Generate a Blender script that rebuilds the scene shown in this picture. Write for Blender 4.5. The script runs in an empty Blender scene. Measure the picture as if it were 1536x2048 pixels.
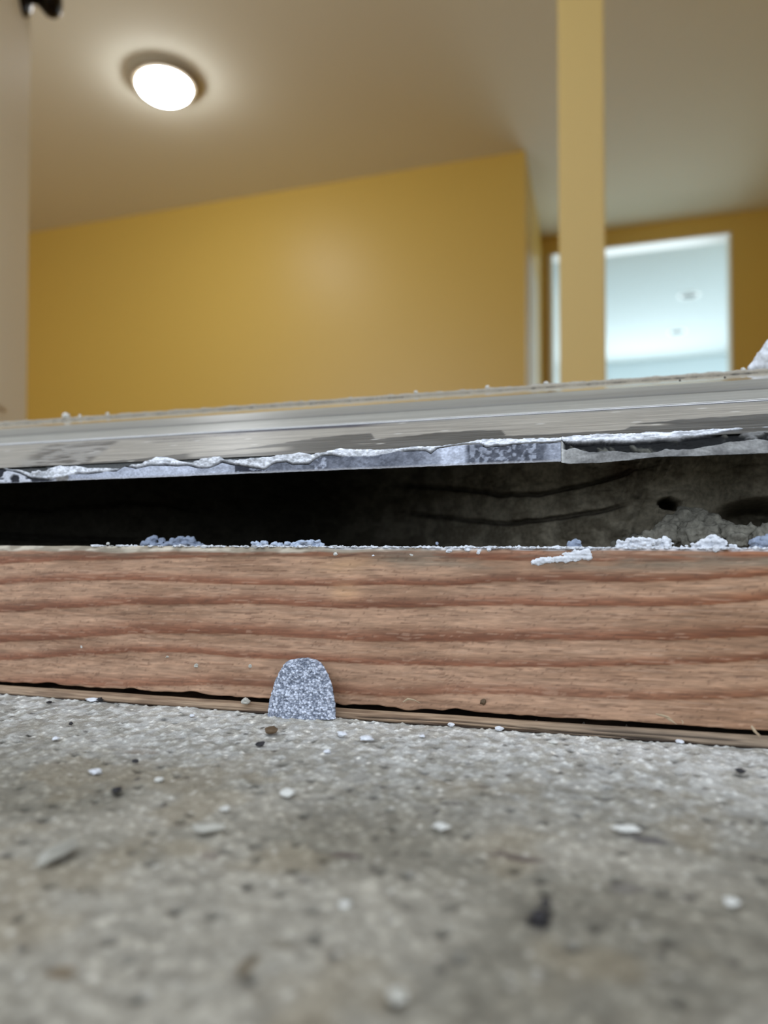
import bpy, bmesh, math, random
import numpy as np
from mathutils import Vector, Matrix

random.seed(7)
RNG = np.random.default_rng(11)
D = bpy.data
COL = bpy.context.scene.collection
SC = bpy.context.scene

# ------------------------------------------------------------------ camera
F_PX, CX, CY = 1420.0, 768.0, 1083.0
PSI, PITCH = math.radians(17.1), math.radians(1.3)
HC = 0.0428                                   # lens height over the concrete
CAM = np.array([0.0, 0.0, HC])
FWD = np.array([-math.sin(PSI) * math.cos(PITCH), math.cos(PSI) * math.cos(PITCH), math.sin(PITCH)])
RGT = np.array([math.cos(PSI), math.sin(PSI), 0.0])
UPV = np.cross(RGT, FWD)
cam = D.cameras.new('camera')
cam.sensor_fit = 'VERTICAL'
cam.sensor_height = 24.0
cam.sensor_width = 18.0
cam.lens = F_PX / 2048 * 24.0
cam.shift_y = (CY - 1024) / 2048
cam.clip_start = 0.005
cam.clip_end = 60
cam.dof.use_dof = True
cam.dof.focus_distance = 0.192
cam.dof.aperture_fstop = cam.lens / 2.4       # a 2.4 mm aperture
cam_ob = D.objects.new('camera', cam)
COL.objects.link(cam_ob)
cam_ob.matrix_world = Matrix(((RGT[0], UPV[0], -FWD[0], CAM[0]), (RGT[1], UPV[1], -FWD[1], CAM[1]),
                              (RGT[2], UPV[2], -FWD[2], CAM[2]), (0, 0, 0, 1)))
SC.camera = cam_ob

# ------------------------------------------------------------------ light and exposure
SC.view_settings.view_transform = 'Standard'
SC.view_settings.look = 'None'
SC.view_settings.gamma = 1
SC.view_settings.use_curve_mapping = False
SC.view_settings.exposure = 0.0
SC.cycles.max_bounces = 10
SC.cycles.diffuse_bounces = 6
SC.cycles.sample_clamp_indirect = 6.0

world = D.worlds.new('overcast_sky')
SC.world = world
world.use_nodes = True
bg = world.node_tree.nodes['Background']
bg.inputs['Color'].default_value = (0.83, 0.90, 1.0, 1)
bg.inputs['Strength'].default_value = 1.75


def area(name, loc, size, rot, power, color):
    l = D.lights.new(name, 'AREA')
    l.shape = 'RECTANGLE'
    l.size, l.size_y = size
    l.energy, l.color = power, color
    o = D.objects.new(name, l)
    COL.objects.link(o)
    o.location, o.rotation_euler = loc, rot
    return o


CEIL = HC + 2.50                              # ceiling height
FLOOR_IN = HC + 0.058
# added daylight for the far room's unseen window, facing back towards the hall
area('added_window_daylight', (0.35, 9.57, FLOOR_IN + 1.1), (1.9, 1.5), (math.radians(-90), 0, 0), 62, (0.80, 0.93, 1.0))
# added fill lights, no seen source: far room's side and beside the front door
area('added_side_fill', (3.55, 7.6, FLOOR_IN + 1.45), (2.4, 1.2), (0, math.radians(90), 0), 38, (0.80, 0.93, 1.0))
area('added_front_fill', (-2.4, 0.22, FLOOR_IN + 1.45), (2.2, 1.2), (math.radians(90), 0, 0), 36, (0.90, 0.95, 1.0))


# ------------------------------------------------------------------ maths helpers
def to_px(p):
    d = np.asarray(p) - CAM
    z = d @ FWD
    return CX + F_PX * (d @ RGT) / z, CY - F_PX * (d @ UPV) / z


def ray(px, py):
    return FWD + (px - CX) / F_PX * RGT + (CY - py) / F_PX * UPV


def at_y(px, py, y):
    """world point on the plane Y = y seen at a photograph pixel"""
    r = ray(px, py)
    return CAM + r * (y / r[1])


def at_z(px, py, z):
    r = ray(px, py)
    return CAM + r * ((z - HC) / r[2])


def hsh(i, j, seed):
    with np.errstate(over='ignore'):
        h = i.astype(np.int64) * 374761393 + j.astype(np.int64) * 668265263 + seed * 974634777
        h = (h ^ (h >> 13)) * 1274126177
        h = h ^ (h >> 16)
    return (h & 0xFFFFFF).astype(np.float64) / 0xFFFFFF


def noise(x, y, seed=0):
    x, y = np.broadcast_arrays(np.asarray(x, float), np.asarray(y, float))
    i, j = np.floor(x), np.floor(y)
    fx, fy = x - i, y - j
    fx, fy = fx * fx * (3 - 2 * fx), fy * fy * (3 - 2 * fy)
    i, j = i.astype(np.int64), j.astype(np.int64)
    a, b = hsh(i, j, seed), hsh(i + 1, j, seed)
    c, d = hsh(i, j + 1, seed), hsh(i + 1, j + 1, seed)
    return (a + (b - a) * fx) * (1 - fy) + (c + (d - c) * fx) * fy


def fbm(x, y, seed=0, octaves=4, gain=0.5):
    t, a, n = 0.0, 1.0, 0.0
    for k in range(octaves):
        t = t + a * noise(np.asarray(x) * 2 ** k, np.asarray(y) * 2 ** k, seed + 17 * k)
        n += a
        a *= gain
    return t / n


def worley(x, y, seed=0):
    """distance to the nearest feature point and that cell's random value"""
    x, y = np.broadcast_arrays(np.asarray(x, float), np.asarray(y, float))
    i, j = np.floor(x).astype(np.int64), np.floor(y).astype(np.int64)
    best = np.full(x.shape, 9.0)
    val = np.zeros(x.shape)
    for di in (-1, 0, 1):
        for dj in (-1, 0, 1):
            a, b = i + di, j + dj
            px, py = a + hsh(a, b, seed), b + hsh(a, b, seed + 5)
            d = np.hypot(x - px, y - py)
            m = d < best
            best = np.where(m, d, best)
            val = np.where(m, hsh(a, b, seed + 9), val)
    return best, val


def sst(a, b, x):
    t = np.clip((np.asarray(x, float) - a) / (b - a), 0, 1)
    return t * t * (3 - 2 * t)


def lin(r, g, b):
    f = lambda c: c / 255 / 12.92 if c <= 10 else ((c / 255 + 0.055) / 1.055) ** 2.4
    return np.array([f(r), f(g), f(b)])


def curve(pts):
    p = np.array(pts, float)
    return lambda x: np.interp(x, p[:, 0], p[:, 1])


def mix(a, b, t):
    t = np.asarray(t)[..., None]
    return a * (1 - t) + b * t


# ------------------------------------------------------------------ material helpers
def mat(name, color=(0.5, 0.5, 0.5), rough=0.6, metal=0.0, spec=0.5, attr=False, grain=0.0, grain_scale=800.0,
        bump=0.0, bump_scale=1500.0, stretch=(1, 1, 1), emission=None, strength=0.0, sss=0.0):
    m = D.materials.new(name)
    m.use_nodes = True
    nt = m.node_tree
    b = nt.nodes['Principled BSDF']
    b.inputs['Roughness'].default_value = rough
    b.inputs['Metallic'].default_value = metal
    b.inputs['Specular IOR Level'].default_value = spec
    tc = nt.nodes.new('ShaderNodeTexCoord')
    mp = nt.nodes.new('ShaderNodeMapping')
    mp.inputs['Scale'].default_value = stretch
    nt.links.new(tc.outputs['Object'], mp.inputs['Vector'])
    if attr:
        a = nt.nodes.new('ShaderNodeAttribute')
        a.attribute_name = 'col'
        src = a.outputs['Color']
    else:
        a = nt.nodes.new('ShaderNodeRGB')
        a.outputs[0].default_value = (*color, 1)
        src = a.outputs[0]
    if grain:
        n = nt.nodes.new('ShaderNodeTexNoise')
        n.inputs['Scale'].default_value = grain_scale
        n.inputs['Detail'].default_value = 3
        nt.links.new(mp.outputs[0], n.inputs['Vector'])
        r = nt.nodes.new('ShaderNodeMapRange')
        r.inputs['From Min'].default_value = 0.3
        r.inputs['From Max'].default_value = 0.7
        r.inputs['To Min'].default_value = 1 - grain
        r.inputs['To Max'].default_value = 1 + grain
        nt.links.new(n.outputs['Fac'], r.inputs['Value'])
        x = nt.nodes.new('ShaderNodeVectorMath')
        x.operation = 'SCALE'
        nt.links.new(src, x.inputs[0])
        nt.links.new(r.outputs[0], x.inputs['Scale'])
        src = x.outputs[0]
    nt.links.new(src, b.inputs['Base Color'])
    if bump:
        n = nt.nodes.new('ShaderNodeTexNoise')
        n.inputs['Scale'].default_value = bump_scale
        n.inputs['Detail'].default_value = 3
        nt.links.new(mp.outputs[0], n.inputs['Vector'])
        u = nt.nodes.new('ShaderNodeBump')
        u.inputs['Strength'].default_value = 0.6
        u.inputs['Distance'].default_value = bump
        nt.links.new(n.outputs['Fac'], u.inputs['Height'])
        nt.links.new(u.outputs[0], b.inputs['Normal'])
    if emission:
        b.inputs['Emission Color'].default_value = (*emission, 1)
        b.inputs['Emission Strength'].default_value = strength
    return m


# ------------------------------------------------------------------ object helpers
def tag(o, label=None, cat=None, group=None, kind=None):
    if label: o['label'] = label
    if cat: o['category'] = cat
    if group: o['group'] = group
    if kind: o['kind'] = kind
    return o


def link(name, me, m, parent=None, smooth=False):
    o = D.objects.new(name, me)
    if m is not None:
        me.materials.append(m)
    COL.objects.link(o)
    if parent is not None:
        o.parent = parent
        o.matrix_parent_inverse = parent.matrix_world.inverted()
    if smooth:
        me.polygons.foreach_set('use_smooth', np.ones(len(me.polygons), bool))
    return o


def empty(name, loc):
    o = D.objects.new(name, None)
    COL.objects.link(o)
    o.location = loc
    o.empty_display_size = 0.01
    o.matrix_world = Matrix.Translation(loc)
    return o


def grid(name, V, m, parent=None, color=None, smooth=True, close_u=False):
    """a mesh from an (n, m, 3) array of points, with an optional per-vertex albedo"""
    n, k = V.shape[:2]
    idx = np.arange(n * k).reshape(n, k)
    q = np.stack([idx[:-1, :-1], idx[1:, :-1], idx[1:, 1:], idx[:-1, 1:]], -1).reshape(-1, 4)
    me = D.meshes.new(name)
    me.vertices.add(n * k)
    me.vertices.foreach_set('co', V.reshape(-1).astype(np.float32))
    me.loops.add(q.size)
    me.loops.foreach_set('vertex_index', q.reshape(-1).astype(np.int32))
    me.polygons.add(len(q))
    me.polygons.foreach_set('loop_start', (np.arange(len(q)) * 4).astype(np.int32))
    me.update(calc_edges=True)
    if color is not None:
        a = me.attributes.new('col', 'FLOAT_COLOR', 'POINT')
        c = np.ones((n * k, 4), np.float32)
        c[:, :3] = np.clip(np.broadcast_to(color, (n, k, 3)).reshape(-1, 3), 0.002, 0.95)
        a.data.foreach_set('color', c.reshape(-1))
    return link(name, me, m, parent, smooth)


def boxes(name, lst, m, parent=None, bevel=0.0):
    bm = bmesh.new()
    for (x0, x1, y0, y1, z0, z1) in lst:
        r = bmesh.ops.create_cube(bm, size=1)
        bmesh.ops.transform(bm, verts=r['verts'], matrix=Matrix.Translation(((x0 + x1) / 2, (y0 + y1) / 2, (z0 + z1) / 2)) @
                            Matrix.Diagonal((x1 - x0, y1 - y0, z1 - z0, 1)))
    if bevel:
        bmesh.ops.bevel(bm, geom=bm.edges[:], offset=bevel, segments=2, affect='EDGES', profile=0.5)
    me = D.meshes.new(name)
    bm.to_mesh(me)
    bm.free()
    return link(name, me, m, parent)


def lathe(name, prof, m, parent=None, seg=48, mw=None):
    """a surface of revolution about local Z from (radius, z) pairs"""
    bm = bmesh.new()
    rings = []
    for r, z in prof:
        if r < 1e-6:
            rings.append([bm.verts.new((0, 0, z))])
        else:
            rings.append([bm.verts.new((r * math.cos(2 * math.pi * k / seg), r * math.sin(2 * math.pi * k / seg), z)) for k in range(seg)])
    for a, b in zip(rings, rings[1:]):
        for k in range(seg):
            vs = [a[k % len(a)], a[(k + 1) % len(a)], b[(k + 1) % len(b)], b[k % len(b)]]
            vs = list(dict.fromkeys(vs))
            if len(vs) >= 3:
                bm.faces.new(vs)
    bmesh.ops.recalc_face_normals(bm, faces=bm.faces[:])
    if mw is not None:
        bmesh.ops.transform(bm, verts=bm.verts[:], matrix=mw)
    me = D.meshes.new(name)
    bm.to_mesh(me)
    bm.free()
    return link(name, me, m, parent, True)


def displaced(me, amp, scale, seed):
    """push a mesh's vertices along their normals by a 3-D-ish noise"""
    n = len(me.vertices)
    co, no = np.zeros(n * 3, np.float32), np.zeros(n * 3, np.float32)
    me.vertices.foreach_get('co', co)
    me.vertices.foreach_get('normal', no)
    co, no = co.reshape(-1, 3).astype(float), no.reshape(-1, 3)
    s = co * scale
    h = (fbm(s[:, 0] + 3, s[:, 1], seed) + fbm(s[:, 1] + 7, s[:, 2], seed + 3) + fbm(s[:, 2] + 1, s[:, 0], seed + 6)) / 3 - 0.5
    me.vertices.foreach_set('co', (co + no * (h * 2 * amp)[:, None]).reshape(-1).astype(np.float32))
    me.update()


def lump(name, centres, radii, m, voxel, amp, scale, seed, parent=None, smooth=True, squash=None):
    """one connected crust or chunk: overlapping balls fused by a voxel remesh, then roughened"""
    bm = bmesh.new()
    for c, r in zip(centres, radii):
        v = bmesh.ops.create_icosphere(bm, subdivisions=2, radius=1.0)['verts']
        rr = r if hasattr(r, '__len__') else (r, r, r)
        bmesh.ops.transform(bm, verts=v, matrix=Matrix.Translation(c) @ Matrix.Diagonal((*rr, 1)))
    me = D.meshes.new('tmp')
    bm.to_mesh(me)
    bm.free()
    t = D.objects.new('tmp', me)
    COL.objects.link(t)
    md = t.modifiers.new('r', 'REMESH')
    md.mode = 'VOXEL'
    md.voxel_size = voxel
    dg = bpy.context.evaluated_depsgraph_get()
    out = D.meshes.new_from_object(t.evaluated_get(dg))
    D.objects.remove(t)
    D.meshes.remove(me)
    out.name = name
    # keep the largest island only
    displaced(out, amp, scale, seed)
    out.materials.clear()
    c0 = np.mean(np.array(centres), 0)
    zmin = min(v.co.z for v in out.vertices)
    base = Vector((c0[0], c0[1], zmin))
    if parent is None:
        out.transform(Matrix.Translation(-base))
        o = link(name, out, m, None, smooth)
        o.location = base
    else:
        o = link(name, out, m, parent, smooth)
    return o


def chip(name, p, size, m, seed, rot=0.0, flat=0.5, amp=0.35, sub=2):
    """a single crumb or flake resting with its lowest point at p"""
    bm = bmesh.new()
    bmesh.ops.create_icosphere(bm, subdivisions=sub, radius=0.5)
    for v in bm.verts:
        s = v.co * 2.3
        h = float(fbm(s.x + seed, s.y + s.z * 1.7, seed, 3)) - 0.5
        v.co *= 1 + h * amp * 2.4
    sx, sy = size
    bmesh.ops.transform(bm, verts=bm.verts[:], matrix=Matrix.Rotation(rot, 4, 'Z') @ Matrix.Diagonal((sx, sy, flat * min(sx, sy), 1)))
    z = min(v.co.z for v in bm.verts)
    bmesh.ops.translate(bm, verts=bm.verts[:], vec=(0, 0, -z))
    me = D.meshes.new(name)
    bm.to_mesh(me)
    bm.free()
    o = link(name, me, m, None, False)
    o.location = p
    return o


# ------------------------------------------------------------------ materials
M_YELLOW = mat('yellow_satin_paint', lin(213, 179, 87), rough=0.44, spec=0.6, bump=0.0006, bump_scale=90)
M_POST = mat('daylit_yellow_paint', lin(238, 208, 132), rough=0.5, spec=0.45, bump=0.0006, bump_scale=90)  # yellow with the daylight on the post put into its paler tone
M_CEIL = mat('ceiling_paint', lin(230, 227, 209), rough=0.9, bump=0.0006, bump_scale=120)
M_WHITE = mat('white_gloss_trim', lin(235, 234, 228), rough=0.35)
M_CREAM = mat('cream_trim', lin(226, 214, 190), rough=0.45)
M_DOOR = mat('beige_door_paint', lin(242, 233, 210), rough=0.5)
M_FAR = mat('pale_blue_white_paint', lin(226, 234, 236), rough=0.8)
M_FARC = mat('pale_grey_green_ceiling_paint', lin(196, 201, 198), rough=0.9)
M_BRONZE = mat('dark_bronze', (0.012, 0.009, 0.007), rough=0.3, metal=0.6)
M_FLOORIN = mat('interior_floor', lin(150, 118, 84), rough=0.5, grain=0.15, grain_scale=20)
M_SIDING = mat('exterior_siding', lin(190, 186, 176), rough=0.8)
M_GLASS = mat('frosted_lamp_glass', (0.9, 0.9, 0.88), rough=0.3, emission=(0.94, 0.97, 1.0), strength=42.0)
M_PAN = mat('lamp_pan', lin(150, 136, 112), rough=0.5)
M_STEEL = mat('brushed_steel', (0.5, 0.5, 0.48), rough=0.3, metal=1.0)
M_DARKCAN = mat('recessed_baffle', lin(84, 92, 90), rough=0.6)

M_CONCRETE = mat('concrete', rough=0.88, spec=0.25, attr=True, grain=0.22, grain_scale=2600, bump=0.00012, bump_scale=3500)
M_WOOD = mat('pine_wood', rough=0.62, spec=0.3, attr=True, grain=0.20, grain_scale=900, bump=0.00005, bump_scale=900, stretch=(0.18, 1, 1.6))
M_METAL = mat('worn_aluminium', rough=0.42, metal=0.0, spec=0.62, attr=True, grain=0.10, grain_scale=300, bump=0.00003, bump_scale=700, stretch=(0.05, 1, 1))
M_SHINE = mat('polished_sill_strip', rough=0.10, metal=0.0, spec=1.0, attr=True, grain=0.1, grain_scale=500, stretch=(0.1, 1, 1))
M_CAULK = mat('cracked_caulk', rough=0.75, spec=0.3, attr=True, grain=0.18, grain_scale=1500, bump=0.00015, bump_scale=1800)
M_MORTAR = mat('old_mortar', rough=0.95, spec=0.1, attr=True, grain=0.25, grain_scale=700, bump=0.0004, bump_scale=900)
M_PLASTER = mat('white_plaster_crumb', lin(214, 218, 224), rough=0.85, grain=0.15, grain_scale=900, bump=0.0002, bump_scale=1500)
M_FLUFF = mat('blue_grey_dust_lump', lin(140, 151, 170), rough=0.95, grain=0.15, grain_scale=900, bump=0.0003, bump_scale=1500)
M_BLUE = mat('pale_blue_plaster', lin(176, 188, 206), rough=0.9, grain=0.15, grain_scale=900, bump=0.0002, bump_scale=1500)
M_RUBBLE = mat('rubble', lin(124, 122, 112), rough=0.95, spec=0.1, grain=0.3, grain_scale=700, bump=0.0005, bump_scale=900)
M_DARK = mat('dark_grit', lin(42, 40, 42), rough=0.8, grain=0.2, grain_scale=900)
M_BROWN = mat('brown_chip', lin(88, 70, 48), rough=0.7, grain=0.2, grain_scale=900)
M_PALE = mat('pale_chip', lin(206, 206, 200), rough=0.85, grain=0.12, grain_scale=900)
M_GREYCHIP = mat('grey_chip', lin(176, 174, 164), rough=0.85, grain=0.12, grain_scale=900)
M_DUSTCHIP = mat('dusty_chip', lin(158, 156, 146), rough=0.9, grain=0.12, grain_scale=900)
M_TAB = mat('grey_gritty_coating', rough=0.8, spec=0.4, attr=True, grain=0.2, grain_scale=1600)

# ------------------------------------------------------------------ the room
T = 0.15
YB, YF, YR = 4.365, 5.62, 9.6                  # back wall, hall end wall, far room's end wall
XC = at_y(1051, 500, 4.365)[0]                                    # corner where the back wall turns towards the hall
XL, XR = -4.6, 1.22
Y0 = 0.36                                      # inner face of the front wall
tag(boxes('floor_interior', [(XL - T, XR + T, 0.402, YF, FLOOR_IN - 0.02, FLOOR_IN)], M_FLOORIN),
    'indoor floor hidden behind the raised sill', 'floor', kind='structure')
tag(boxes('ceiling', [(XL - T, XR + T, Y0 - 0.1, YF + T, CEIL, CEIL + 0.1)], M_CEIL), 'beige ceiling carrying the round lit lamp', 'ceiling', kind='structure')
tag(boxes('wall_back', [(XL, XC, YB, YB + T, FLOOR_IN, CEIL)], M_YELLOW), 'large yellow wall under the beige ceiling', 'wall', kind='structure')
tag(boxes('wall_left', [(XL - T, XL, Y0, YB + T, FLOOR_IN, CEIL)], M_YELLOW), 'yellow side wall behind the open door', 'wall', kind='structure')
tag(boxes('wall_right', [(XR, XR + T, Y0, YF + T, FLOOR_IN, CEIL)], M_YELLOW), 'yellow hall side wall past the bright opening', 'wall', kind='structure')
tag(boxes('wall_return', [(XC - T, XC, YB + T, YF, FLOOR_IN, CEIL)], M_YELLOW), 'yellow wall turning the corner into the hall', 'wall', kind='structure')
tag(boxes('wall_front', [(XL - T, -3.5, Y0 - 0.11, Y0, 0, CEIL + 0.3), (-1.3, -0.60, Y0 - 0.11, Y0, 0, CEIL + 0.3), (-3.5, -1.3, Y0 - 0.11, Y0, 0, FLOOR_IN + 0.85), (-3.5, -1.3, Y0 - 0.11, Y0, FLOOR_IN + 2.05, CEIL + 0.3), (0.42, XR + 2.5, Y0 - 0.11, Y0, 0, CEIL + 0.3), (-0.60, 0.42, Y0 - 0.11, Y0, FLOOR_IN + 2.05, CEIL + 0.3)], M_SIDING),
    'outer house wall around the doorway', 'wall', kind='structure')
# hall end wall with the opening into the bright room
opl, opr = at_y(1103, 700, YF)[0], at_y(1465, 700, YF)[0]
optop = at_y(1330, 483, YF)[2]
tag(boxes('wall_far', [(XC - T, opl, YF, YF + T, FLOOR_IN, CEIL), (opr, XR + T, YF, YF + T, FLOOR_IN, CEIL), (opl, opr, YF, YF + T, optop, CEIL)], M_YELLOW),
    'dark yellow hall end wall around the bright opening', 'wall', kind='structure')
trim = empty('trim_1', (opl, YF, FLOOR_IN))
tag(trim, 'white casing lining the bright opening in the hall end wall', 'trim', kind='structure')
boxes('jamb', [(opl - 0.001, opl + 0.012, YF - 0.012, YF + T, FLOOR_IN, optop)], M_WHITE, trim)
boxes('jamb', [(opr - 0.010, opr + 0.001, YF - 0.004, YF + T, FLOOR_IN, optop)], M_CREAM, trim)
boxes('casing', [(opl - 0.02, opl + 0.004, YF - 0.02, YF, FLOOR_IN, optop)], M_WHITE, trim, 0.003)
boxes('head_jamb', [(opl, opr, YF - 0.006, YF + T, optop - 0.001, optop + 0.012)], M_WHITE, trim, 0.002)
# casing on the return wall
ra = at_y(1060, 700, 4.86)
y1, y2 = 4.54, 5.12
tr2 = tag(boxes('trim_2', [(XC - 0.005, XC + 0.006, y1, y2, FLOOR_IN, HC + 1.96)], M_CREAM, None, 0.003), 'cream door casing on the wall turning into the hall', 'trim', kind='structure')

# far bright room
tag(boxes('floor_far_room', [(-2.6, 3.6, YF, YR, FLOOR_IN - 0.02, FLOOR_IN)], M_FAR), 'pale floor of the bright room, hidden behind the sill', 'floor', kind='structure')
d2 = empty('door_2', (opl, YF + T, FLOOR_IN))
tag(d2, 'white door swung open into the bright room, seen edge on beside the post', 'door', kind='structure')
boxes('leaf', [(opl - 0.042, opl - 0.002, YF + T + 0.01, YF + T + 0.80, FLOOR_IN + 0.01, optop - 0.02)], M_WHITE, d2, 0.002)
boxes('hinge', [(opl - 0.03, opl + 0.004, YF + T - 0.002, YF + T + 0.012, FLOOR_IN + 1.9, FLOOR_IN + 2.0)], M_STEEL, d2)
tag(boxes('ceiling_far', [(-2.6, 3.6, YF + T, YR + T, CEIL, CEIL + 0.1)], M_FARC), 'pale blue white ceiling seen through the bright opening', 'ceiling', kind='structure')
wz0, wz1 = FLOOR_IN + 0.7, FLOOR_IN + 2.0
tag(boxes('wall_far_room', [(-2.6, 3.6, YR, YR + T, wz1, CEIL), (-2.6, 3.6, YR, YR + T, FLOOR_IN, wz0), (-2.6, -0.9, YR, YR + T, wz0, wz1), (2.7, 3.6, YR, YR + T, wz0, wz1),
    (-2.6 - T, -2.6, YF + T, YR + T, FLOOR_IN, CEIL), (3.6, 3.6 + T, YF + T, YR + T, FLOOR_IN, CEIL),
    (-2.6, XC - T, YF, YF + T, FLOOR_IN, CEIL), (XR + T, 3.6, YF, YF + T, FLOOR_IN, CEIL)], M_FAR), 'pale wall beyond the bright opening', 'wall', kind='structure')
win = empty('window_1', (0.9, YR, wz0))
tag(win, 'white window frame low on the far pale wall', 'window', kind='structure')
for k in range(4):
    boxes('mullion', [(-0.9 + k * 1.18, -0.9 + k * 1.18 + 0.05, YR + 0.02, YR + 0.08, wz0, wz1)], M_WHITE, win)

win = empty('window_added', (-2.4, Y0, FLOOR_IN + 0.85))  # added, unseen window that lets fill light into the room
tag(win, 'added unseen front room window beside the doorway, behind the open door', 'window', kind='structure')
for a in (-3.5, -2.42, -1.34):
    boxes('mullion', [(a, a + 0.04, Y0 - 0.08, Y0 - 0.02, FLOOR_IN + 0.85, FLOOR_IN + 2.05)], M_WHITE, win)  # mullions of the added, unseen window

# the square post near the doorway
pa, pb = at_y(1119, 700, 1.60), at_y(1212, 700, 1.60)
tag(boxes('pillar', [(pa[0], pb[0], 1.60, 1.60 + (pb[0] - pa[0]), FLOOR_IN, CEIL)], M_POST, None, 0.003), 'slim pale yellow post standing in front of the bright opening', 'post', kind='structure')

# the open door at the left with its dark knob
hx, hy = -0.56, Y0 - 0.03
fr = at_y(56, 600, 1.0)
fx, fy = fr[0], 1.0
dl = math.hypot(fx - hx, fy - hy)
ang = math.atan2(fy - hy, fx - hx)
door = empty('door_1', (hx, hy, FLOOR_IN))
tag(door, 'beige door standing open at the edge of the doorway', 'door', kind='structure')
MD = Matrix.Translation((hx, hy, FLOOR_IN + 0.008)) @ Matrix.Rotation(ang, 4, 'Z')
# local x runs along the door, local -y faces the lens side
dz = 2.03
leaf = boxes('leaf', [(0, dl, -0.0, 0.04, 0, dz)], M_DOOR, door, 0.002)
leaf.data.transform(MD)
for (a, b) in ((0.16, 0.86), (1.08, 1.88)):
    p_ = boxes('panel', [(0.12, dl - 0.14, -0.006, 0.01, a, b)], M_DOOR, door, 0.004)
    p_.data.transform(MD)
hinge = boxes('hinge', [(0.0, 0.03, -0.003, 0.0, 0.2, 0.3)], M_STEEL, door)
hinge.data.transform(MD)
kz = FLOOR_IN + 0.93
q = at_y(60, -5, 1.0)
KN = MD @ Matrix.Translation((dl - 0.062, 0, HC + 0.952 - FLOOR_IN - 0.008)) @ Matrix.Rotation(math.radians(90), 4, 'X')
knob = lathe('knob', [(0, 0.062), (0.014, 0.061), (0.023, 0.056), (0.028, 0.046), (0.026, 0.036), (0.018, 0.028), (0.012, 0.022), (0.012, 0.008)], M_BRONZE, door, 40, KN)
lathe('rosette', [(0.012, 0.014), (0.024, 0.010), (0.032, 0.005), (0.033, 0.0)], M_BRONZE, knob, 40, KN)

# ceiling lamp
lp = at_z(329, 158, CEIL)
lamp = empty('ceiling_light', (lp[0], lp[1], CEIL))
tag(lamp, 'round lit ceiling lamp with a white glass bowl', 'ceiling light')
ML = Matrix.Translation((lp[0], lp[1], CEIL))
lathe('base', [(0.0, 0.0), (0.166, 0.0), (0.174, -0.010), (0.174, -0.026), (0.162, -0.036), (0.134, -0.038), (0.0, -0.038)], M_PAN, lamp, 64, ML)
lathe('shade', [(0.136, -0.036), (0.137, -0.044), (0.128, -0.062), (0.108, -0.079), (0.078, -0.091), (0.044, -0.098), (0.012, -0.100), (0.0, -0.100)], M_GLASS, lamp, 64, ML)
lathe('finial', [(0.0, -0.094), (0.016, -0.099), (0.017, -0.107), (0.010, -0.114), (0.013, -0.124), (0.008, -0.132), (0.0, -0.135)], M_PAN, lamp, 20, ML)

# recessed lights in the far ceiling
for i, (px, py, lab) in enumerate(((1378, 590, 'round recessed light in the far ceiling, bright crescent on its rim, nearer one'),
                                   (1354, 663, 'round recessed light in the far ceiling, the smaller one nearer the far wall'))):
    p = at_z(px, py, CEIL)
    r_ = empty('recessed_light', (p[0], p[1], CEIL))
    tag(r_, lab, 'recessed light', 'recessed lights in the far ceiling')
    mw = Matrix.Translation((p[0], p[1], CEIL))
    lathe('trim_ring', [(0.072, -0.002), (0.078, -0.010), (0.098, -0.007), (0.102, 0.001)], M_WHITE, r_, 40, mw)
    lathe('baffle', [(0.074, -0.003), (0.060, -0.0015), (0.0, -0.0015)], M_DARKCAN, r_, 40, mw)

# ------------------------------------------------------------------ concrete step
YBD = 0.1816                                   # front face of the board
xs = np.concatenate([[-6, -3, -1.2, -0.6], np.arange(-0.36, -0.223, 0.0012), np.arange(-0.222, 0.062, 0.00036), np.arange(0.063, 0.18, 0.0010), [0.25, 0.45, 1.2, 4.0]])
ys = np.concatenate([[-5, -2, -0.7, -0.25, -0.08], np.arange(-0.03, 0.044, 0.0012), np.arange(0.045, 0.190, 0.00036), [0.2, 0.25, 0.36]])
X, Y = np.meshgrid(xs, ys, indexing='ij')
fine = ((X > -0.37) & (X < 0.19) & (Y > 0.04) & (Y < 0.195)).astype(float)
h1 = fbm(X * 60, Y * 60, 1, 3) - 0.5
h2 = fbm(X * 420, Y * 420, 5, 4) - 0.5
w1, wv = worley(X * 520, Y * 520, 3)
grains = np.clip(0.42 - w1, 0, 1) * (wv > 0.45)
w2, wv2 = worley(X * 210, Y * 210, 23)
pits = np.clip(0.30 - w2, 0, 1) * (wv2 > 0.80)
w3, wv3 = worley(X * 420, Y * 420, 43)
flecks = sst(0.26, 0.12, w3) * (wv3 > 0.90) * (0.35 + 0.65 * sst(0.10, 0.16, Y))
w4, wv4 = worley(X * 240 + 4, Y * 240, 53)
blacks = sst(0.20, 0.10, w4) * (wv4 > 0.93)
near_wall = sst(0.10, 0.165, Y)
Z = fine * (h1 * 0.0009 + h2 * 0.0008 + grains * 0.0009 * (0.4 + wv) - pits * 0.0016)
Z = Z - 0.0003
big = fbm(X * 28, Y * 28, 71, 3)
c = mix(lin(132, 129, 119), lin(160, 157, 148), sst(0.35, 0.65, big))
c = mix(c, lin(206, 210, 212), near_wall * (0.28 + 0.45 * sst(0.38, 0.62, fbm(X * 420, Y * 300, 61, 4))))  # paler dust by the board; the shaded foreground is painted in too
c = c * (0.66 + 0.68 * fbm(X * 420, Y * 420, 91, 4))[..., None]
c = c * (0.86 + 0.40 * (wv - 0.35) * (w1 < 0.42))[..., None]
c = mix(c, lin(136, 126, 106), 0.45 * sst(0.56, 0.74, fbm(X * 75, Y * 75, 101, 3)) * (1 - 0.6 * near_wall))
c = mix(c, lin(236, 236, 232), 0.8 * flecks)
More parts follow.
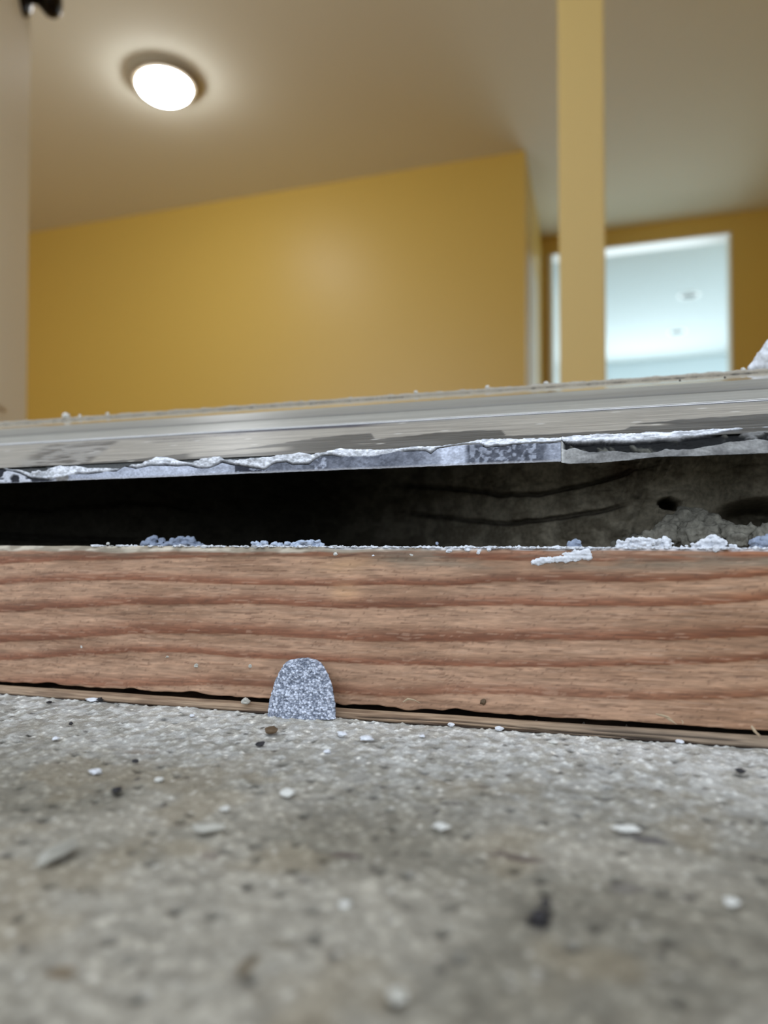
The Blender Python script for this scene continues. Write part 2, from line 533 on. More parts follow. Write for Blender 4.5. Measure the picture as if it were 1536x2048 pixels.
c = mix(c, lin(60, 56, 54), 0.75 * blacks)
c = c * (1 - 0.9 * np.clip(pits * 3.2, 0, 0.8))[..., None]
# soft stains known from the photograph: long dark smears and two pits
for (px, py, wx, wy, dk, col) in ((1035, 1710, 0.0055, 0.0016, 0.8, (86, 76, 74)), (1300, 1676, 0.006, 0.0016, 0.75, (82, 80, 84)), (1255, 1770, 0.0032, 0.0018, 0.65, (96, 92, 90)),
                                  (1076, 1835, 0.0018, 0.0032, 0.97, (34, 32, 38)), (1090, 1820, 0.0016, 0.001, 0.9, (40, 38, 40)), (215, 1873, 0.0016, 0.0014, 0.7, (82, 80, 76)), (495, 1925, 0.0012, 0.0028, 0.75, (90, 78, 58)),
                                  (120, 1935, 0.0022, 0.0016, 0.75, (100, 82, 56)), (1378, 1785, 0.0013, 0.0012, 0.8, (78, 74, 72)), (1525, 1715, 0.003, 0.0014, 0.75, (84, 80, 76)),
                                  (285, 1500, 0.006, 0.0022, 0.5, (116, 104, 92)), (690, 1706, 0.003, 0.0012, 0.8, (84, 72, 72)), (605, 1755, 0.0016, 0.001, 0.6, (96, 92, 88)),
                                  (885, 1790, 0.0014, 0.0011, 0.6, (96, 92, 88)), (265, 1702, 0.0012, 0.001, 0.75, (84, 82, 78)), (970, 1570, 0.0022, 0.001, 0.6, (92, 82, 76)),
                                  (1196, 1605, 0.002, 0.0009, 0.7, (86, 82, 78)), (915, 1605, 0.0016, 0.0009, 0.7, (84, 80, 78)), (1390, 1505, 0.003, 0.001, 0.6, (110, 106, 100)), (1480, 1547, 0.0022, 0.001, 0.85, (60, 58, 56)),
                                  (420, 1705, 0.002, 0.0012, 0.6, (104, 92, 88)), (560, 1880, 0.0018, 0.0014, 0.5, (110, 104, 92)), (1405, 1900, 0.002, 0.002, 0.4, (118, 112, 98))):
    p = at_z(px, py, 0)
    d = np.hypot((X - p[0]) / wx, (Y - p[1]) / wy) * (0.75 + 0.5 * fbm(X * 500, Y * 500, px, 2))
    c = mix(c, lin(*col), dk * sst(1.0, 0.45, d))
    Z = Z - 0.0002 * sst(1.0, 0.45, d)
c = c * np.array([1.05, 1.02, 0.965])
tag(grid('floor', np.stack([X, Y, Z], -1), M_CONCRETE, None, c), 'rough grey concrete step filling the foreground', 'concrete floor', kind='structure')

# ------------------------------------------------------------------ the pine board
ZB0, ZB1 = HC - 0.0395, HC + 0.0027
xs = np.concatenate([[-0.598, -0.5, -0.35], np.arange(-0.25, 0.13, 0.0005), [0.16, 0.25, 0.418]])
zs_face = np.linspace(0, 1, 110)
Xg, Vg = np.meshgrid(xs, zs_face, indexing='ij')
zb = ZB0 + 0.0005 * (fbm(xs * 60, xs * 0, 3, 3) - 0.5) + 0.00035 * (fbm(xs * 400, xs * 0, 5, 2) - 0.5)
for (px, w, a) in ((98, 22, 0.0006), (262, 20, 0.0007), (385, 22, 0.0006), (820, 26, -0.0005), (915, 16, 0.0005), (690, 16, -0.0005)):
    zb = zb + a * np.exp(-((xs - at_y(px, 1390, YBD)[0]) / (w / 1420 * 0.19)) ** 2)
board_top = lambda x: HC + 0.00265 - 0.0085 * (x + 0.04)
zt = board_top(np.clip(xs, -0.3, 0.15)) + 0.0004 * (fbm(xs * 120, xs * 0, 9, 3) - 0.5)
Zg = zb[:, None] + (zt - zb)[:, None] * Vg
CHW = 0.0016                                   # worn top arris
edge = np.clip((Zg - (zt[:, None] - CHW)) / CHW, 0, 1)
Yg = YBD + 0.0011 * edge ** 2
P3 = np.stack([Xg, Yg, Zg], -1)
PX, PY = to_px(P3)
nx = [0, 130, 260, 390, 500, 630, 760, 890, 1010, 1134, 1268, 1402, 1536]
ringy = [
    [1128, 1120, 1119, 1116, 1111, 1112, 1116, 1118, 1120, 1122, 1124, 1122, 1118],
    [1168, 1161.5, 1159, 1165, 1170, 1172, 1170, 1172, 1163, 1161, 1164, 1161, 1151],
    [1224, 1217, 1209, 1209, 1208, 1214, 1216, 1214, 1211, 1212, 1213.5, 1212, 1200],
    [1285, 1278, 1266.5, 1267, 1268, 1277, 1283, 1283, 1280, 1279, 1280.5, 1278, 1271],
    [1320.6, 1312, 1304, 1305.5, 1316, 1322, 1329, 1331, 1334, 1334, 1332, 1327, 1318],
    [1374, 1369, 1373, 1370, 1371, 1382, 1393, 1388, 1388, 1393, 1400, 1398.5, 1393],
]
ringy = [[-60 + v for v in ringy[0]]] + ringy + [[70 + v for v in ringy[-1]]]
wob = 2.2 * (fbm(Xg * 130, Vg * 6, 31, 3) - 0.5) * 2
RY = np.stack([np.interp(PX, nx, r) for r in ringy], -1)
PYw = PY + wob
late = np.zeros(PX.shape)
for k in range(1, len(ringy) - 1):
    dy = RY[..., k] - PYw                       # px above the sharp lower edge
    wdt = 20 + 5 * np.sin(k * 2.1)
    late = np.maximum(late, sst(-1.5, 1.0, dy) * (1 - sst(0.25 * wdt, 1.5 * wdt, dy)) * (0.85 if k != 6 else 0.7))
fib = fbm(Xg * 90, Zg * 2600, 41, 3)
fib2 = fbm(Xg * 320 + 3 * fib, Zg * 3000 + 5 * fib, 47, 4)
relief = 0.00014 * late + 0.00007 * (fib - 0.5) + 0.00004 * (fib2 - 0.5)
c = mix(lin(172, 140, 117), lin(152, 121, 99), sst(0.4, 0.7, fbm(Xg * 40, Zg * 300, 55, 3)))
c = c * (0.84 + 0.32 * fib)[..., None] * (0.76 + 0.48 * fib2)[..., None]
c = mix(c, c * lin(176, 132, 112) / lin(238, 232, 226), late)
xr = sst(1050, 1536, PX)
c = mix(c, c * np.array([0.92, 0.84, 0.70]), xr * (0.3 + 0.7 * late))
# weathered grey patch below the top edge and pale worn arris
grey = sst(30, 6, np.abs(PY - 1120)) * sst(640, 800, PX) * sst(0.35, 0.6, fbm(Xg * 60, Zg * 500, 77, 4)) * 0.75
c = mix(c, lin(128, 118, 104), grey)
knot = np.exp(-(((PX - 690) / 60) ** 2 + ((PY - 1130) / 16) ** 2))
c = mix(c, lin(186, 152, 118), 0.55 * knot)
knot2 = np.exp(-(((PX - 690) / 26) ** 2 + ((PY - 1183) / 16) ** 2))
c = mix(c, lin(206, 164, 126), 0.6 * knot2)
wrp = 0.9 * fbm(Xg * 150, Zg * 900, 85, 3)
c = mix(c, lin(104, 74, 58), 0.55 * sst(0.66, 0.76, fbm(Xg * 110 + wrp, Zg * 3200 + 2.2 * wrp, 83, 4)) * (1 - 0.5 * late))
c = mix(c, lin(196, 166, 144), 0.30 * sst(0.62, 0.74, fbm(Xg * 130 - wrp, Zg * 3600 + 2.0 * wrp, 87, 4)))
tears = sst(3.0, 0.5, np.abs(PY - (1112 + 3 * np.sin(PX * 0.05)))) * sst(640, 665, PX) * sst(730, 705, PX)
c = mix(c, lin(70, 44, 34), 0.7 * tears)
spd, spv = worley(Xg * 420, Zg * 520, 13)
c = mix(c, lin(96, 70, 56), 0.5 * sst(0.20, 0.06, spd) * (spv > 0.6))
dtp = PY - PY[:, -1:]
pw = np.interp(PX, [0, 500, 640, 760, 1000, 1100, 1536], [14, 14, 13, 11, 8, 4, 3]) * (0.7 + 0.6 * fbm(Xg * 120, Vg * 0, 65, 2))
palew = sst(1.0, 0.65, dtp / pw) * (0.35 + 0.6 * sst(1100, 600, PX))
pale = mix(lin(142, 136, 122), lin(186, 181, 168), sst(0.4, 0.65, fbm(Xg * 200, Zg * 600, 67, 3)))
c = c * (1 - palew[..., None]) + pale * palew[..., None]
dk = np.exp(-((dtp - 17 - 2 * np.sin(PX * 0.03)) / 4.0) ** 2) * sst(720, 500, PX)
c = mix(c, lin(112, 92, 76), 0.6 * dk)
cap = sst(6, 2, dtp) * sst(630, 700, PX) * sst(0.32, 0.5, fbm(Xg * 260, Zg * 500, 69, 3))
c = mix(c, lin(216, 220, 228), 0.85 * cap)
c = c * np.array([1.0, 0.965, 0.91])
Yg = Yg - relief
face = np.stack([Xg, Yg, Zg], -1)
yb_rows = np.concatenate([np.linspace(0.1832, 0.235, 60), [0.26, 0.30, 0.35, 0.398]])
back = np.repeat(face[:, -1:, :], len(yb_rows), 1)
back[..., 1] = yb_rows[None, :]
tn = fbm(back[..., 0] * 70, back[..., 1] * 1400, 121, 4)
ctop_ = mix(lin(96, 80, 66), lin(160, 146, 126), sst(0.3, 0.7, tn))
ctop_ = mix(ctop_, lin(196, 198, 200), 0.7 * sst(0.50, 0.66, fbm(back[..., 0] * 150, back[..., 1] * 260, 123, 4)) * sst(0.215, 0.19, back[..., 1]))
low = face[:, :1, :].copy(); low[..., 1] = 0.398
V = np.concatenate([low, face, back], 1)
C = np.concatenate([c[:, :1], c, ctop_], 1)
board = tag(grid('wooden_board', V, M_WOOD, None, C), 'reddish brown pine board with wavy grain lying between concrete and sill', 'board')

# thin split strip of wood under the board
xs2 = np.concatenate([[-0.598, -0.4], np.arange(-0.25, 0.09, 0.0005), [0.2, 0.418]])
prof = np.array([[0.05, 0.75], [0.0016, 0.75], [0.0002, 0.30], [-0.0006, 0.05], [-0.0013, 0.10], [-0.0022, 0.30], [-0.0028, 0.50], [-0.0030, 0.62], [-0.0030, 0.74], [-0.0028, 0.84], [-0.0024, 0.93], [-0.0019, 1.0]])
tt = np.linspace(0, 1, 40)
ks = np.linspace(0, 1, len(prof))
py_, pv_ = np.interp(tt, ks, prof[:, 0]), np.interp(tt, ks, prof[:, 1])
Xs, Ts = np.meshgrid(xs2, tt, indexing='ij')
top = 0.00245 + 0.0003 * (fbm(xs2 * 50, xs2 * 0, 15, 3) - 0.5)
Zs = top[:, None] * (1 - pv_[None, :]) + -0.0007 * pv_[None, :]
Ys = YBD + py_[None, :] + 0.0004 * (fbm(xs2 * 70, xs2 * 0, 19, 3) - 0.5)[:, None] + 0 * Xs
sx, sy_ = to_px(np.stack([Xs, Ys, Zs], -1))
groove = np.zeros(Xs.shape)
for (a, b, v0, amp, seed) in ((690, 1230, 0.50, 0.10, 3), (850, 1420, 0.72, 0.08, 5), (1150, 1500, 0.34, 0.08, 8), (1120, 1360, 0.60, 0.05, 12), (250, 560, 0.88, 0.06, 9)):
    vc = v0 + amp * (noise(xs2 * 30, xs2 * 0, seed) - 0.5)[:, None] * 2
    groove = np.maximum(groove, sst(0.055, 0.015, np.abs(pv_[None, :] - vc)) * sst(a, a + 60, sx) * sst(b, b - 60, sx))
Zs = Zs - 0.0005 * groove
Ys = Ys + 0.0006 * groove
fs = fbm(Xs * 80, Ts * 30, 25, 3)
c = mix(lin(116, 94, 74), lin(152, 130, 106), sst(0.35, 0.65, fs))
c = mix(c, lin(122, 112, 98), 0.5 * sst(900, 1300, sx))
c = mix(c, lin(40, 32, 28), 0.9 * groove)
c = mix(c, lin(54, 42, 36), 0.9 * sst(0.58, 0.85, pv_[None, :] + 0.25 * (fbm(xs2 * 90, xs2 * 0, 27, 3) - 0.5)[:, None]))  # contact shadow painted along the strip's lower edge
strip = tag(grid('wood_strip', np.stack([Xs, Ys, Zs], -1), M_WOOD, None, c), 'thin split strip of weathered wood squeezed between the board and the concrete', 'wood strip')


def splinter(px0, py0, pts, r):
    """a curled wood fibre: a tapering tube through pixel points just in front of the strip"""
    path = [Vector(at_y(px0 + a, py0 + b, YBD - 0.0034 - cc)) for a, b, cc in pts]
    bm = bmesh.new()
    rings = []
    for k, p in enumerate(path):
        d = (path[min(k + 1, len(path) - 1)] - path[max(k - 1, 0)]).normalized()
        u = d.cross(Vector((0, 1, 0))).normalized()
        w = d.cross(u)
        rr = r * (1.0 - 0.7 * abs(2 * k / (len(path) - 1) - 0.7))
        rings.append([bm.verts.new(p + (u * math.cos(t) + w * 0.5 * math.sin(t)) * rr) for t in (0, 1.26, 2.51, 3.77, 5.03)])
    for a, b in zip(rings, rings[1:]):
        for k in range(5):
            bm.faces.new((a[k], a[(k + 1) % 5], b[(k + 1) % 5], b[k]))
    bm.faces.new(rings[0]); bm.faces.new(rings[-1][::-1])
    me = D.meshes.new('splinter')
    bm.to_mesh(me); bm.free()
    return link('splinter', me, M_SPL, strip, True)


M_SPL = mat('pale_splinter', lin(170, 150, 122), rough=0.6)
splinter(1503, 1452, [(0, 0, 0), (3, 5, .0006), (7, 11, .001), (12, 17, .001), (17, 23, .0006)], 0.00042)
splinter(1510, 1464, [(0, 0, 0), (6, 4, .0006), (12, 8, .0003)], 0.00028)
splinter(1312, 1428, [(0, 0, -.002), (12, 3, .0), (24, 6, .0004), (34, 12, .0003)], 0.00034)
splinter(1330, 1434, [(0, 0, 0), (10, 6, .0005), (24, 15, .0002)], 0.0004)
splinter(1363, 1440, [(0, 0, 0), (3, 4, .0004), (2, 9, .0003)], 0.0002)
splinter(806, 1404, [(0, 0, -.002), (10, -6, .0), (22, -4, .0), (36, 3, -.002)], 0.00034)

# ------------------------------------------------------------------ the raised sill
SY = 0.19                                      # front of the lip
Z_L0, Z_L1 = HC + 0.0249, HC + 0.0302
TAN = 0.456
T1 = (0.2196, HC + 0.0437)                     # top of the sloped tread
sill = empty('door_sill', (0.0, SY, Z_L0))
tag(sill, 'worn grey metal door sill with cracked white caulk along its front lip', 'door sill')
xs3 = np.concatenate([[-0.598, -0.5, -0.4], np.arange(-0.30, 0.10, 0.0005), [0.2, 0.418]])

# tread: sloped face with worn light metal and dark old paint
tt = np.linspace(0, 1, 120)
Xt, Tt = np.meshgrid(xs3, tt, indexing='ij')
Yt = SY + (T1[0] - SY) * Tt
Zt = Z_L1 + (T1[1] - Z_L1) * Tt
sx, sy_ = to_px(np.stack([Xt, Yt, Zt], -1))
jag = 2.2 * (fbm(Xt * 300, Tt * 20, 3, 3) - 0.5) * 2
bnd = curve([(-200, 950), (160, 928), (170, 925), (255, 920), (365, 908), (440, 902), (500, 896), (560, 887), (640, 875), (700, 869), (742, 866.5), (750, 877), (770, 877), (850, 868), (930, 861.5), (1003, 860),
             (1012, 871), (1100, 868), (1180, 863), (1250, 859), (1272, 848), (1290, 846), (1350, 840), (1450, 833), (1536, 827), (1800, 800)])
dark = sst(-0.8, 0.8, sy_ - bnd(sx) + 0.7 * jag)
tong = lambda x0, x1, ya, yb, w: sst(w, w - 1.5, np.abs(sy_ - np.interp(sx, [x0, x1], [ya, yb]) + 0.4 * jag)) * sst(x0 - 6, x0 + 20, sx) * sst(x1 + 3, x1 - 40, sx)
dark = dark * (1 - tong(372, 592, 911, 896, 5)) * (1 - tong(1240, 1350, 852, 848, 2.6)) * (1 - 0.8 * tong(710, 760, 888, 886, 1.5))
fine1 = fbm(Xt * 60, Tt * 90, 5, 4)
fine2 = fbm(Xt * 500, Tt * 120, 9, 3)
light_c = mix(lin(142, 139, 132), lin(168, 164, 155), sst(0.35, 0.65, fine1)) * (0.88 + 0.24 * fine2)[..., None]
dark_c = mix(lin(74, 76, 76), lin(100, 101, 100), sst(0.4, 0.65, fine1)) * (0.9 + 0.2 * fine2)[..., None]
c = mix(light_c, dark_c, dark)
# mottled scuffed patch near the left end
inside = sst(30, 80, sx - (918 - sy_) * 1.2) * sst(242, 225, sx + (sy_ - 884) * 1.25 * 1.1) * sst(-1, 4, sy_ - np.interp(sx, [0, 260], [894, 878]))
inside = np.maximum(inside, sst(0, 20, sy_ - np.interp(sx, [0, 60, 180, 260], [928, 915, 918, 950])) * sst(190, 150, sx))
mot = sst(0.36, 0.62, fbm(Xt * 170 + Tt * 6, Tt * 22 - Xt * 40, 21, 4))
c = mix(c, mix(lin(92, 92, 90), lin(152, 151, 147), mot), inside)
str1 = sst(510, 470, sx) * sst(280, 330, sx) * sst(2.2, 0.8, np.abs(sy_ - np.interp(sx, [290, 510], [881, 867])))
str2 = sst(430, 380, sx) * sst(285, 320, sx) * sst(1.6, 0.5, np.abs(sy_ - np.interp(sx, [290, 430], [886, 877])))
c = mix(c, lin(84, 84, 88), 0.8 * np.maximum(str1, str2) * sst(0.3, 0.45, fine2))
und = sst(6.5, 4.5, sy_ - np.interp(sx, [300, 500, 580, 700, 760, 1000, 1536], [875, 860, 855.5, 849.5, 846, 828, 797])) * (0.85 * sst(400, 480, sx) * sst(780, 700, sx) + 0.25)  # dark band under the ridge: its shadow painted in, with dirt
c = mix(c, lin(88, 88, 94), und)
scr = sst(0.82, 0.86, noise(Xt * 18 + Tt * 3, Tt * 90, 33))
c = mix(c, lin(110, 108, 104), 0.35 * scr * (1 - dark))
fle = sst(0.22, 0.1, worley(Xt * 120, Tt * 10, 37)[0]) * (worley(Xt * 120, Tt * 10, 37)[1] > 0.93)
c = mix(c, lin(206, 204, 198), 0.7 * fle)
Zt = Zt + 0.00008 * (fine1 - 0.5) - 0.00004 * dark
grid('tread', np.stack([Xt, Yt, Zt], -1), M_METAL, sill, c)


def strip_part(name, pts, m, cols, label=None, n=8, rough_amp=0.0, seed=0, sub=2):
    """a long extrusion along X of a profile given as (Y, Z) points, with one colour per profile point"""
    pts, cols = np.array(pts, float), np.array(cols, float)
    d = np.concatenate([[0], np.cumsum(np.hypot(*np.diff(pts, axis=0).T))])
    s = np.unique(np.concatenate([np.linspace(0, d[-1], n * len(pts)), d]))
    yy, zz = np.interp(s, d, pts[:, 0]), np.interp(s, d, pts[:, 1])
    cc = np.stack([np.interp(s, d, cols[:, k]) for k in range(3)], -1)
    Xp, Sp = np.meshgrid(xs3, s, indexing='ij')
    nz = fbm(Xp * 400, Sp * 2500, seed, 3)
    streak = fbm(Xp * 30, Sp * 3000, seed + 4, 3)
    V = np.stack([Xp, yy[None, :] + 0 * Xp, zz[None, :] + rough_amp * (nz - 0.5)], -1)
    C = cc[None] * (0.78 + 0.30 * streak + 0.14 * nz)[..., None]
    o = grid(name, V, m, sill, C)
    if label:
        o['label'] = label
    return o


g = lambda v, w=None: lin(v, v, (v if w is None else w))
y2, z2 = T1[0], T1[1]
strip_part('ridge', [(y2 - 0.0002, z2 - 0.0012), (y2 - 0.0002, z2 + 0.0001), (y2 - 0.0001, z2 + 0.0002), (y2 + 0.0005, z2 + 0.0008), (y2 + 0.0016, z2 + 0.0010)], M_SHINE,
           [g(50, 56), g(56, 62), g(235), g(235), g(170)], 'thin bright ridge across the sill')  # white points paint the highlight along the bevel
ry, rz = 0.2449, HC + 0.0557
def along(t, off=0.0):
    return (y2 + (ry - y2) * t, z2 + 0.0005 + (rz - z2 - 0.0005) * t + off)
strip_part('upper_ramp', [along(0), along(0.30), along(0.42, 0.0002), along(0.50, -0.0004), along(0.58, 0.0), along(0.9), along(1.0)], M_METAL,
           [g(158, 152), g(154, 148), g(146, 140), g(104, 100), g(132, 128), g(142, 136), g(146, 140)], None, 8, 0.00008, 5)
strip_part('groove', [(ry, rz), (ry + 0.0004, rz - 0.0006), (ry + 0.0010, rz - 0.0003), (ry + 0.0011, rz + 0.0002)], M_METAL,
           [g(120), g(50), g(50), g(90)], 'dark narrow groove below the polished strip')
py0, pz0 = ry + 0.0011, rz + 0.0002
py1 = 0.2765
pz1 = pz0 + 0.30 * (py1 - py0)
strip_part('polished_strip', [(py0, pz0), (py0 + 0.008, pz0 + 0.0026), (py1, pz1)], M_SHINE, [lin(168, 160, 142), lin(176, 168, 150), lin(176, 168, 150)], 'smooth strip mirroring the room near the top')
strip_part('rim', [(py1, pz1), (py1 + 0.0003, pz1 - 0.0004), (py1 + 0.0006, pz1 + 0.0006), (py1 + 0.0012, pz1 + 0.0017), (py1 + 0.0040, pz1 + 0.0019), (0.40, pz1 + 0.0015), (0.40, FLOOR_IN - 0.01)], M_CAULK,
           [g(90), g(80), lin(140, 132, 116), lin(164, 159, 148), lin(168, 163, 152), g(150), g(140)], 'dusty pale rim along the top of the sill', 8, 0.0009, 15)
# underside of the sill, the roof of the gap
strip_part('underside', [(SY + 0.001, Z_L0 + 0.0003), (SY + 0.0022, Z_L0 + 0.0040), (0.36, HC + 0.0545), (0.395, HC + 0.0550)], M_MORTAR, [g(60), g(20), g(12), g(12)], 'dark underside over the gap', 4, 0.0004, 25)  # colour blackens inwards to paint in the gap's shade

# lip: cracked caulk bead on the front of the sill, in two lengths
crack = curve([(-300, 960), (0, 935), (40, 945), (60, 955), (100, 958), (160, 948), (215, 944), (235, 941), (250, 932), (272, 936), (300, 931), (324, 930.5), (355, 932), (375, 930), (396, 935.5), (419, 935), (445, 924.5), (462, 929), (500, 934), (530, 938),
               (544, 928), (556, 924.6), (573, 923), (585, 928), (595, 928), (618, 928), (632, 916), (646, 911), (662, 909), (683, 913), (712, 913), (745, 913), (767, 908), (801, 903), (826, 901), (852, 901), (862, 907), (875, 896),
               (902, 892), (928, 888.5), (960, 887), (972, 895), (1010, 891), (1025, 888), (1073, 885), (1101, 885), (1122, 883), (1127, 884), (1152, 888.5), (1203, 884), (1220, 886), (1250, 885.7), (1306, 881), (1362, 878), (1384, 874.5),
               (1427, 869), (1455, 863), (1492, 858), (1536, 856), (1800, 830)])
crust = curve([(-300, 950), (0, 932), (60, 945), (104, 937), (118, 932), (150, 932), (180, 936), (235, 938), (255, 932), (285, 926), (300, 921), (318, 914), (345, 917), (360, 923), (385, 926), (410, 916), (440, 913), (450, 922), (470, 921), (500, 919), (541, 914), (556, 911), (601, 906), (622, 909),
               (645, 906), (678, 898), (720, 899), (760, 899), (801, 897), (845, 893), (868, 893), (885, 892), (919, 887), (961, 880), (1010, 878), (1042, 879), (1101, 878), (1123, 876), (1180, 870), (1240, 868), (1260, 867), (1345, 864), (1400, 860), (1450, 858), (1492, 856),
               (1536, 853.5), (1800, 828)])
darklow = curve([(1100, 902), (1127, 902), (1150, 899), (1180, 906), (1215, 902), (1250, 903), (1300, 906), (1330, 899), (1400, 897), (1430, 889), (1460, 884), (1500, 882), (1536, 880), (1800, 860)])
XSPLIT = at_y(1122, 900, SY)[0]


def lip(name, x0, x1, right, label):
    xl = np.concatenate([[x0] if x0 < -0.31 else [], np.arange(max(x0, -0.30), min(x1, 0.10), 0.00026), [x1]])
    # profile: under-edge, vertical face, then up the tread for a few millimetres
    f1, f2 = 46, 40
    t = np.linspace(0, 1, f1)
    u = np.linspace(0, 1, f2)[1:]
    zb_ = Z_L0 + (0.0 if not right else -0.0004)
    zz = np.concatenate([[zb_ + 0.0012], zb_ + (Z_L1 - zb_) * t, Z_L1 + 0.0050 * u * TAN])
    yy = np.concatenate([[SY + 0.006], SY + 0 * t, SY + 0.0050 * u])
    Xl, _ = np.meshgrid(xl, zz, indexing='ij')
    Zl = zz[None, :] + 0 * Xl
    Yl = yy[None, :] + 0 * Xl
    if right:
        wav = curve([(1100, 0), (1122, 0), (1135, -0.0004), (1200, -0.00045), (1260, -0.0001), (1310, 0.0005), (1400, 0.0003), (1536, 0.0004), (1800, 0.0004)])
        pxx = to_px(np.stack([xl, SY + 0 * xl, zb_ + 0 * xl], -1))[0]
        Zl = Zl + wav(pxx)[:, None] * np.clip(1 - (Zl - zb_) / 0.004, 0, 1)
    PXl, PYl = to_px(np.stack([Xl, Yl, Zl], -1))
    n1 = fbm(Xl * 260, Zl * 420 + Yl * 420, 3, 4)
    n2 = fbm(Xl * 900, Zl * 1100 + Yl * 900, 8, 3)
    n3 = fbm(Xl * 120, Zl * 300, 13, 3)
    j = (n1 - 0.5) * 5
    dcr = PYl - crack(PXl) + 0.5 * j            # > 0 below the crack
    dtop = PYl - crust(PXl) + 0.8 * j           # > 0 below the upper limit of the crust
    above = sst(0.5, -1.5, dtop)                # bare tread
    white = sst(-1.0, 1.0, dtop) * sst(0.5, -0.8, dcr)
    crk = sst(2.6, 0.8, np.abs(dcr)) * sst(0.20, 0.34, fbm(Xl * 90, Xl * 0, 29, 2))
    body = sst(-0.5, 1.0, dcr)
    # relief
    out = 0.00042 * white * (0.3 + n1) + 0.00026 * body * (0.4 + n3) + (0.0007 * (n2 - 0.5) + 0.0004 * (fbm(Xl * 2200, Zl * 2400 + Yl * 2000, 18, 2) - 0.5)) * np.maximum(white, 0.35 * body)
    out = out - 0.0009 * crk - 0.0006 * above
    # colour
    if not right:
        tone = curve([(-300, 0.35), (0, 0.35), (90, 0.32), (120, 0.62), (215, 0.85), (440, 0.85), (475, 0.66), (500, 0.55), (540, 0.5), (600, 0.5), (640, 0.30), (670, 0.42), (720, 0.5), (850, 0.55), (872, 0.66), (885, 0.95), (928, 0.92), (940, 0.30),
                      (1000, 0.24), (1060, 0.28), (1085, 0.42), (1100, 0.72), (1122, 0.72)])(PXl)
        spk = sst(0.45, 0.62, n2) * 0.22
        tone = tone + (n1 - 0.5) * 0.35 + np.where(tone < 0.35, spk * 1.6, -spk * 0.4)
        tone = np.where((PXl > 470) & (PXl < 535), tone - 0.5 * sst(9, 5, np.abs(PYl - 938)) * sst(0.4, 0.6, n2 + 0.1), tone)
        cb = mix(lin(40, 44, 56), lin(212, 220, 238), np.clip(tone, 0, 1) ** 1.9)
        low_e = sst(0.0008, 0.0003, Zl - Z_L0)
        cb = mix(cb, lin(176, 176, 180), 0.6 * low_e)
        # broken dark end with loose white bits
        end = sst(112, 96, PXl) * sst(966, 962, PYl - (PXl - 50) * -0.03)
        bits = sst(0.50, 0.60, fbm(Xl * 330, Zl * 520, 97, 3))
        cb = mix(cb, mix(lin(38, 40, 48), lin(200, 204, 214), bits), end)
        out = out - 0.0006 * end * (1 - bits)
        plug = sst(1.0, 0.8, np.hypot((PXl - 125) / 15, (PYl - 955) / 12))
        cb = mix(cb, lin(118, 116, 114), plug)
    else:
        dl_ = darklow(PXl)
        zone = sst(-1, 1.5, dcr) * sst(2.5, -2.5, PYl - dl_ + 2.2 * j)
        zone = zone * (1 - 0.65 * sst(1440, 1470, PXl) * sst(0.45, 0.6, n1))
        cb = mix(lin(112, 112, 112), lin(164, 165, 164), np.clip(0.5 + (n1 - 0.5) * 1.6 + (n3 - .5) * 1.0, 0, 1))
        cb = mix(cb, lin(44, 46, 52), 0.6 * sst(0.62, 0.72, n3))
        fibre = sst(0.55, 0.75, fbm(Xl * 420 + Zl * 300, Zl * 260, 35, 4))
        cb = mix(cb, mix(lin(24, 26, 28), lin(112, 112, 104), 0.7 * fibre), zone)
        out = out - 0.0011 * zone * (1 - 0.5 * fibre) + 0.0003 * body * (1 - zone)
        endw = sst(1131, 1124, PXl)
        cb = mix(cb, lin(206, 208, 206), 0.8 * endw)
        out = out * (1 - endw) + 0.0005 * endw
    cw = mix(lin(196, 200, 206), lin(236, 240, 248), sst(0.35, 0.6, n2))
    cw = mix(cw, lin(120, 124, 130), 0.55 * sst(0.60, 0.72, n1) * (1.0 if right else 0.7))
    c = mix(cb, cw, white)
    c = mix(c, lin(18, 20, 26), 0.92 * crk)
    c = mix(c, lin(86, 88, 88), above)
    V = np.stack([Xl, Yl - out * 0.9, Zl + out * 0.45], -1)
    V[:, 0] = np.stack([Xl, Yl, Zl], -1)[:, 0]
    o = grid(name, V, M_CAULK, sill, c)
    o['label'] = label
    return o


lip('caulk_bead', -0.598, XSPLIT, False, 'cracked white and blue grey caulk along the sill front')
lip('caulk_bead', XSPLIT + 0.0001, 0.418, True, 'pale caulk length with a wide black split along it')

# ------------------------------------------------------------------ old mortar at the back of the gap
yb_c = curve([(-0.60, 0.33), (-0.30, 0.31), (-0.22, 0.30), (-0.13, 0.345), (-0.09, 0.33), (-0.06, 0.285), (-0.03, 0.250), (0.0, 0.236), (0.026, 0.230), (0.034, 0.236), (0.042, 0.228), (0.08, 0.226), (0.42, 0.23)])
xm = np.concatenate([[-0.598, -0.5, -0.42], np.arange(-0.36, 0.10, 0.0007), [0.2, 0.418]])
vm = np.linspace(0, 1, 100)
Xm, Vm = np.meshgrid(xm, vm, indexing='ij')
Ym = yb_c(Xm)
zlo = board_top(np.clip(Xm, -0.3, 0.15)) + 0.0004
Zm = zlo + (Z_L0 + 0.0046 + 0.152 * (Ym - SY - 0.0022) - zlo) * Vm
px_, py2_ = to_px(np.stack([Xm, Ym, Zm], -1))
gr = np.zeros(Xm.shape)
